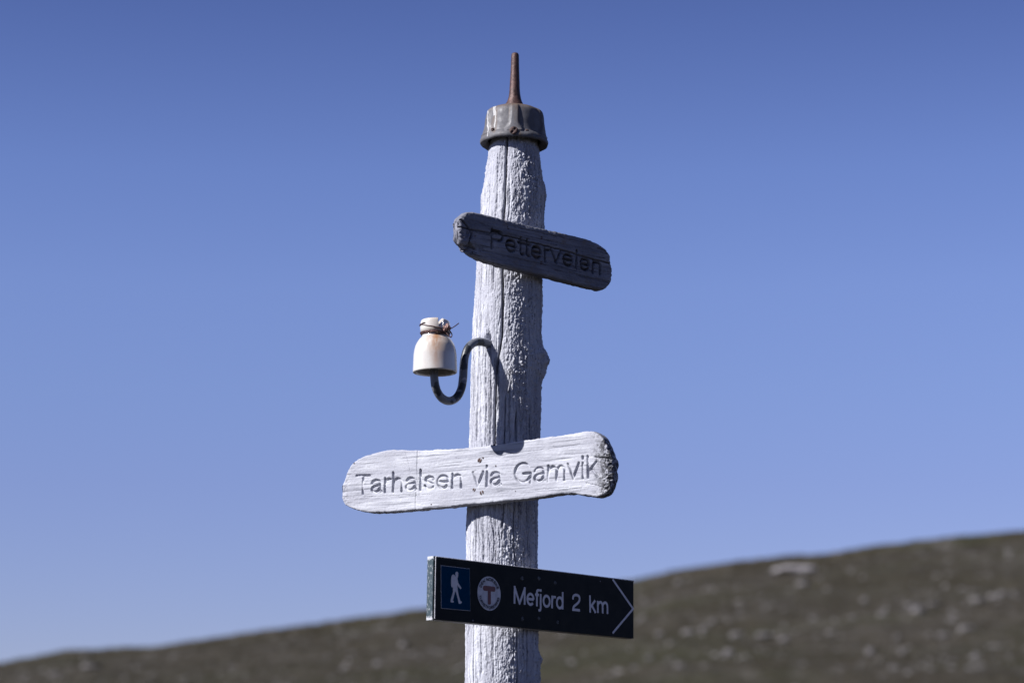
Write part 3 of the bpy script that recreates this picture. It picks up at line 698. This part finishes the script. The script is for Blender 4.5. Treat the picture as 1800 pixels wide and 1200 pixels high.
HK = [(412,365),(405,352),(395,336),(380,330),(366,338),(357,356),(353,385),(350,440),(354,485),(365,502),(377,500),(375,520),(377,550),(370,585),(358,622),(350,655),(344,688),(352,697),(375,702),(390,693),(386,682),(374,676),(381,650),(394,602),(407,556),(412,552),(426,602),(440,652),(449,700),(456,716),(476,717),(497,699),(493,689),(475,680),(465,650),(451,602),(441,550),(436,500),(434,468),(450,492),(468,515),(480,525),(487,516),(481,492),(462,466),(446,440),(441,408),(436,385),(441,370),(447,345),(447,315),(440,298),(426,292),(413,302),(408,320),(410,345)]
hp = [pl3.loc(745+x/7.5, 965+y/7.5) for x, y in HK]
tr = tessellate_polygon([[Vector((p[0], p[1], 0)) for p in hp]])
meshob('hiker_symbol', [(p[0], -0.0013, p[1]) for p in hp], [list(t_) for t_ in tr], m_white, t3, False, label='white walking figure with backpack on the blue sticker')
# round badge
bc = pl3.loc(859.2, 1042.5); BR_ = abs(pl3.loc(859.2, 1012.6)[1]-bc[1])
V = [(bc[0], -0.0009, bc[1])]+[(bc[0]+BR_*math.cos(a), -0.0009, bc[1]+BR_*math.sin(a)) for a in np.linspace(0, 2*math.pi, 72, endpoint=False)]
V += [(bc[0]+BR_*math.cos(a), 0.0004, bc[1]+BR_*math.sin(a)) for a in np.linspace(0, 2*math.pi, 72, endpoint=False)]
F = [[0, 1+i, 1+(i+1) % 72] for i in range(72)]+[[1+i, 73+i, 73+(i+1) % 72, 1+(i+1) % 72] for i in range(72)]
meshob('round_badge', V, F, m_badge, t3, False, label='round white badge with red T and lettering round its edge')
def tsd(U, W):
    x_, y_ = (U-bc[0])/BR_, (W-bc[1])/BR_
    def rb(cx_, cy_, hx, hy, r_):
        qx, qy = np.abs(x_-cx_)-hx+r_, np.abs(y_-cy_)-hy+r_
        return np.hypot(np.maximum(qx, 0), np.maximum(qy, 0))+np.minimum(np.maximum(qx, qy), 0)-r_
    return np.minimum(rb(-.01, .285, .54, .15, .12), rb(.005, -.12, .135, .53, .10))*BR_
V, F = contour_mesh(tsd, bc-BR_, bc+BR_, 0.0007, -0.0013)
meshob('red_letter', V, F, m_red, t3, False, label='faded red letter T in the middle of the badge')
def ring_word(word, a0, a1, r0, hgt, flip=False):
    R_, Wd = word_strokes(word, 0.12); o_ = []
    for r_ in R_:
        q = []
        for x_, y_ in r_:
            if not flip: a = math.radians(a0+(a1-a0)*x_/Wd); rr2 = r0+y_*hgt
            else: a = math.radians(a0+(a1-a0)*x_/Wd); rr2 = r0+hgt-y_*hgt
            q.append((bc[0]+rr2*math.cos(a), bc[1]+rr2*math.sin(a)))
        o_.append(np.array(q))
    return o_
ring = ring_word('DEN NORSKE', 158, 22, BR_*0.74, BR_*0.18)+ring_word('TURISTFORENING', 192, 348, BR_*0.74, BR_*0.18, True)
lettering('badge_lettering', ring, BR_*0.026, m_print, t3, -0.0013, 0.0005)
wd = place_word('Mefjord', pl3.loc(904, 1060), pl3.loc(988.5, 1070.3), 0.0305, 0.0)
n1 = len(wd); wd += place_word('2', pl3.loc(1005.5, 1072.4), pl3.loc(1019, 1073.9), 0.0305); n2 = len(wd); wd += place_word('km', pl3.loc(1037, 1075.6), pl3.loc(1067.5, 1078), 0.0305)
for k1, k2, lb in ((0, n1, 'white word Mefjord'), (n1, n2, 'white figure 2'), (n2, len(wd), 'white letters km')):
    lettering('lettering', wd[k1:k2], 0.0023, m_white, t3, -0.0006, 0.0006, lb)
lettering('arrow_chevron', [np.array([pl3.loc(1076.5, 1017.5), pl3.loc(1112.5, 1069.3), pl3.loc(1076.5, 1112)])], 0.0021, m_white, t3, -0.0006, 0.0008, 'thin white chevron arrow pointing right')
for px, py, r in ((917.5, 1016, 0.0042), (947, 1016, 0.0040), (975.5, 1024, 0.0036), (918, 1087, 0.0038), (947, 1086, 0.0036), (980, 1093, 0.0036), (831, 1090, 0.0015), (1055, 1021, 0.0015)):
    l = pl3.loc(px, py); place_screw('screw', (l[0], 0.0002, l[1]), (0, -1, 0), r, 0.0013, m_dim if r > .002 else m_pale_screw, t3, px)

# ---------------------------------------------------------------- insulator on its swan-neck hook
IY = 4.149
base = atY(764.5, 655, IY); ks_ = 1.0/FP*np.dot(base-CAM, FWD)
ins = thing('insulator', 'white porcelain insulator with rust stains and tie wire, on hook left of post', 'insulator', tuple(base))
bp = [(34.5, 2.5), (37.5, 0), (38.8, 1.2), (39.0, 4), (38.6, 14), (38.2, 26), (37.6, 35), (35.2, 46.5), (31.8, 54), (27.5, 60.5), (24.0, 64), (23.2, 67.5), (24, 71), (25.8, 74.5), (26.6, 79), (26.4, 86), (25.8, 91), (24, 94), (18, 95.5), (0.05, 96.5)]
P_ = catmull(bp, 5); P_ = np.array(densify([tuple(p*ks_) for p in P_], 0.0012)); NL = 180
bv_, bf_ = lathe(P_, NL); bz = bv_[:, 2]/ks_
sdv = np.array([math.cos(math.radians(14)), math.sin(math.radians(14))])        # across the wire slot in the head
ac = (bv_[:, 0]*sdv[0]+bv_[:, 1]*sdv[1])/ks_-4.5
cut = 1-sstep(3.4, 4.4, np.abs(ac)); bv_[:, 2] = np.where(bz > 78, bv_[:, 2]*(1-cut)+cut*(78+0.02*(bz-78))*ks_, bv_[:, 2])
tilt = (ac > 4.6) & (bz > 78); bv_[:, 2] -= np.where(tilt, (0.05*(bz-78)+0.10*(ac-4.6)*(bz-78)/18)*ks_, 0)
meshob('porcelain_bell', bv_, bf_, m_porc, ins)
iv, if_ = lathe([(r*ks_, z*ks_) for r, z in catmull([(35.2, 1.6), (33.5, 3.0), (32.5, 12), (31, 26), (26, 42), (16, 50), (0.1, 52)], 5)], 72)
meshob('bell_inside', iv, if_[:, ::-1], m_porc_in, ins)
hk = [(763, 615), (763, 640), (763.5, 665), (767, 684), (776, 698.5), (789, 704.5), (802, 699), (810.5, 684), (814, 664), (815, 645), (817, 628), (822, 613), (831, 603.5), (843, 600.5), (856, 603.5), (866, 607.5)]
hp3 = np.array([atY(px, py, float(np.interp(px, [764, 857, 890], [IY, 4.247, 4.29]))) for px, py in hk])
hv = catmull(hp3, 10); rad = 0.0073*(1+0.05*noise(np.arange(len(hv))*0.11, 0.5, 0.5, 2))
v, f = tube(hv, rad, 20); meshob('hook', v-base, f, m_hook, ins, label='bluish grey painted iron swan-neck hook screwed into the post')
# tie wire
def ringp(r, h0, h1, a0, a1, n=60, wob=0.6):
    o_ = []
    for i in range(n+1):
        t_ = i/n; a = math.radians(a0+(a1-a0)*t_); rr2 = r+wob*float(noise(t_*7, r, h0, 3))
        o_.append((math.sin(a)*rr2*ks_, -math.cos(a)*rr2*ks_, (h0+(h1-h0)*t_+0.9*float(noise(t_*6, h0, r, 8)))*ks_))
    return o_
W = [tube(ringp(24.6, 66.5, 69, 0, 362), 0.0011, 7), tube(ringp(25.6, 69, 71.5, -20, 345), 0.0011, 7), tube(ringp(26.0, 72.5, 70, 30, 400), 0.0010, 7), tube(ringp(26.8, 86, 71, -85, 60, 30), 0.00095, 7),
     tube(ringp(27.4, 84, 86, -85, -40, 20, .2), 0.0009, 7)]
def ipt(px, py, Y): return atY(px, py, Y)-base
W.append(tube(catmull([ipt(782, 583, 4.112), ipt(788, 578, 4.108), ipt(793, 577, 4.112), ipt(799, 573.5, 4.118), ipt(806.5, 568, 4.125)], 6), 0.0009, 7))
W.append(tube(catmull([ipt(785, 585, 4.110), ipt(789, 590, 4.108), ipt(792.5, 592.5, 4.108), ipt(794.5, 588.5, 4.110), ipt(792, 583, 4.112), ipt(788, 578, 4.112)], 6), 0.0010, 7))
v, f = merge(W); meshob('tie_wire', v, f, m_wire, ins, label='rusty brown tie wire wound round the neck, ends sticking out right')
hel = []
for i in range(90):
    t_ = i/89; c_ = ipt(780+12*t_, 575.5+1.5*math.sin(t_*9), 4.108); a = t_*2*math.pi*5.5; rr2 = 0.0050*math.sin(math.pi*(0.15+0.8*t_))
    hel.append(c_+np.array([0.25*math.cos(a), -math.cos(a)*0.7, math.sin(a)])*rr2+rng.normal(0, 0.0004, 3))
v, f = tube(hel, 0.0014, 7); meshob('wire_knot', v, f, m_copper, ins, label='twisted corroded knot of tie wire')

# ---------------------------------------------------------------- stones on the hillside
w = Mat('pale_lichen_stone', 0.9, 0, 0.2)
c = w.mix(w.ramp(w.noise(1.6, 5, 0.65), (0.35, 0.0), (0.65, 1.0)), (0.095, 0.089, 0.092), (0.175, 0.167, 0.173))
c = w.mix(w.ramp(w.noise(5, 4), (0.56, 0.0), (0.64, 0.8)), c, (0.05, 0.047, 0.042)); w.color(c); w.bump(w.noise(4, 5, .7), 0.7, 0.08); m_stone = w.m
w = Mat('bleached_slab_rock', 0.9, 0, 0.2); w.color(w.mix(w.ramp(w.noise(3, 5, 0.65), (0.35, 0.0), (0.65, 1.0)), (0.15, 0.14, 0.152), (0.25, 0.237, 0.25))); w.bump(w.noise(4, 5, .7), 0.5, 0.05); m_slab = w.m
import bmesh
def rock_mesh(seed, sub=3):
    bm = bmesh.new(); bmesh.ops.create_icosphere(bm, subdivisions=sub, radius=1.0)
    P = np.array([v.co[:] for v in bm.verts]); n_ = fbm(P[:, 0]*1.3+seed, P[:, 1]*1.3, P[:, 2]*1.3, 3, int(seed*10))
    f_ = 1+0.45*n_; P = P*f_[:, None]; P[:, 2] = np.clip(P[:, 2], -0.5, 0.65+0.1*noise(P[:, 0]*2, P[:, 1]*2, seed))
    for v_, p in zip(bm.verts, P): v_.co = p
    me = bpy.data.meshes.new('stone'); bm.to_mesh(me); bm.free(); me.materials.append(m_stone); return me
RM = [rock_mesh(i*3.3+1) for i in range(7)]
def rock(px, py, wpx, hpx, label, group='pale stones scattered on the hillside', depth=None):
    p = ground_hit(px, py+hpx*0.4)
    if p is None: return
    sc = p[1]/FP; o = bpy.data.objects.new('stone', random.choice(RM)); COL.objects.link(o)
    o.scale = (wpx*sc/2, (depth or wpx*0.8)*sc/2, hpx*sc/1.3); o.location = (p[0], p[1], float(ground_z(p[0], p[1]))+o.scale[2]*0.15); o.rotation_euler = (0, 0, random.uniform(-0.3, 0.3))
    o['label'] = label; o['category'] = 'stone'
    if group: o['group'] = group
    return o
slab_ob = rock(1397, 1000, 80, 15, 'long flat pale slab of rock just below the ridge on the right', None, 90)
slab_ob.data = slab_ob.data.copy(); slab_ob.data.materials[0] = m_slab
rock(1372, 1003, 30, 9, 'pale stone at the left foot of the long slab below the ridge', None, 40)
rock(160, 1169, 34, 9, 'long pale stone low on the left end of the hill', None)
rock(150, 1151, 14, 8, 'small dark-edged stone under the ridge at far left', None)
rock(710, 1130, 15, 13, 'pale stone on the slope just left of the post', None)
rock(1280, 1144, 17, 15, 'round pale stone low on slope, nearest right of the trail sign', None)
rock(1530, 1144, 14, 13, 'single bright round stone low on the right slope', None)
rock(1193, 1167, 15, 12, 'small pale stone lowest on the slope right of the post', None)
for px, py, ww, hh, lb in ((1211, 1109, 24, 10, "flat grey stone a little right of the trail sign arrow, in the row below it"),
      (1253, 1091, 18, 8, "small pale stone upper right of the trail sign arrow, above the stone row"),
      (1295, 1113, 22, 9, "middle sized stone directly above left of the round low bright stone"),
      (1342, 1115, 30, 12, "widest pale stone of the row halfway down the slope right of the sign"),
      (1378, 1122, 18, 13, "upright pale stone closing the stone row on its right side"),
      (1520, 1053, 13, 12, "small upright stone high on right slope, below right of the long slab"),
      (1615, 1071, 26, 13, "largest bright stone of the band crossing the right slope"),
      (1551, 1078, 16, 9, "small stone at the left start of the band across the right slope"),
      (1698, 1102, 26, 10, "broad stone near the right edge, below the stone band"),
      (1658, 1115, 22, 9, "flat stone low right, just left and below the broad edge stone"),
      (1578, 1118, 12, 10, "small stone up and right of the single bright round stone"),
      (1413, 1024, 26, 9, "flat grey stone directly under the long slab below the ridge"),
      (1747, 1047, 22, 8, "second stone from the right edge, high in the stone band"),
      (1720, 1053, 28, 10, "wide stone high in the band near the right edge"),
      (1193, 1021, 13, 10, "lone small stone under the ridge, upper right of the trail sign corner"),
      (1587, 1144, 14, 10, "small dull stone right of the single bright round stone"),
      (1129, 1084, 12, 10, "small stone touching the right end of the trail sign in view"),
      (1160, 1113, 18, 10, "grey stone just below right of the trail sign's lower corner"),
      (1142, 1155, 16, 9, "low flat stone below the trail sign's lower right corner"),
      (664, 1164, 14, 9, "small stone near the bottom edge left of the post"),
      (598, 1107, 14, 9, "small stone close under the ridge left of the trail sign"),
      (98, 1182, 24, 8, "flat stone at the bottom left corner of the hillside"),
      (1600, 1063, 20, 8, "thin stone just behind the largest bright stone of the band"),
      (1640, 1060, 24, 7, "thin long stone right of the largest bright stone of the band"),
      (1460, 1110, 16, 7, "thin lone stone midway between stone row and stone band"),
      (1500, 1084, 14, 7, "small thin stone left below the start of the stone band"),
      (1763, 1042, 18, 8, "stone farthest right at the picture edge in the band"),
      (1240, 1102, 14, 7, "tiny stone between the flat grey and the small pale stone by the arrow"),
      (1180, 1130, 14, 8, "small stone between trail sign corner and the lowest pale stone"),
      (1430, 1085, 12, 7, "tiny stone in the bare brown stretch under the long slab"),
      (1675, 1090, 14, 7, "small stone between the band and the broad stone at right")):
    rock(px, py, ww, hh, lb)
# countless small stones and heath tufts, one object each
def scatter_pos(n, y0, y1, xlim):
    y = rng.uniform(y0, y1, n); x = rng.uniform(-1, 1, n)*xlim*y
    return x, y, ground_z(x, y)
n_s = 2400; x, y, z = scatter_pos(n_s, 150, 250, 0.25)
keep = (noise(x/16, y/11, 0.2, 77)+0.5*noise(x/5, y/5, 0.2, 78)+0.10*(x > 0)) > 0.02; x, y, z = x[keep], y[keep], z[keep]
ico = bmesh.new(); bmesh.ops.create_icosphere(ico, subdivisions=1, radius=1); IP = np.array([v.co[:] for v in ico.verts]); IF = np.array([[v.index for v in f_.verts] for f_ in ico.faces]); ico.free()
sz = 0.08+0.20*rng.random(len(x))**3
Vs = IP[None]*(sz[:, None, None]*np.array([1.5, 1.2, 0.7]))*rng.uniform(0.75, 1.25, (len(x), len(IP), 1))+np.stack([x, y, z], -1)[:, None]
Fs = (IF[None]+(np.arange(len(x))*len(IP))[:, None, None]).reshape(-1, 3)
o = meshob('small_stones', Vs.reshape(-1, 3), Fs, m_stone, None, False); o['kind'] = 'stuff'; o['label'] = 'small grey stones strewn over the hillside'; o['category'] = 'stones'
def tufts(n, x, y, z, h0, h1):
    B_ = 5; h_ = rng.uniform(h0, h1, (n, B_)); a = rng.uniform(0, 2*math.pi, (n, B_)); ln = rng.uniform(0.1, 0.7, (n, B_))*h_; wd_ = h_*0.16
    bx = x[:, None]+rng.normal(0, 0.3, (n, B_))*h_; by = y[:, None]+rng.normal(0, 0.3, (n, B_))*h_; bz_ = z[:, None]-0.02+0*h_
    ca, sa_ = np.cos(a), np.sin(a)
    v0 = np.stack([bx-sa_*wd_, by+ca*wd_, bz_], -1); v1_ = np.stack([bx+sa_*wd_, by-ca*wd_, bz_], -1); v2_ = np.stack([bx+ca*ln, by+sa_*ln, bz_+h_], -1)
    return np.stack([v0, v1_, v2_], 2).reshape(-1, 3)
w = Mat('dry_heath_grass', 0.9, 0, 0.1); w.color(w.mix(w.ramp(w.noise(0.3, 4), (0.4, 0.0), (0.6, 1.0)), (0.028, 0.027, 0.016), (0.052, 0.043, 0.030))); m_grass = w.m
n_t = 70000; y = 256-236*rng.random(n_t)**1.35; x = np.clip(rng.normal(0, 0.38, n_t), -1.3, 1.3)*y; z = ground_z(x, y)
TV = [tufts(n_t, x, y, z, 0.08, 0.26)]
a_ = rng.uniform(0, 2*math.pi, 9000); r_ = np.sqrt(rng.uniform(0.02, 1, 9000))*9; x = r_*np.cos(a_); y = 4.3+r_*np.sin(a_); TV.append(tufts(9000, x, y, ground_z(x, y), 0.04, 0.14))
TV = np.concatenate(TV); o = meshob('heath_grass', TV, np.arange(len(TV)).reshape(-1, 3), m_grass, None, False); o['kind'] = 'stuff'; o['label'] = 'low brown heath grass covering ground and hill'; o['category'] = 'grass'
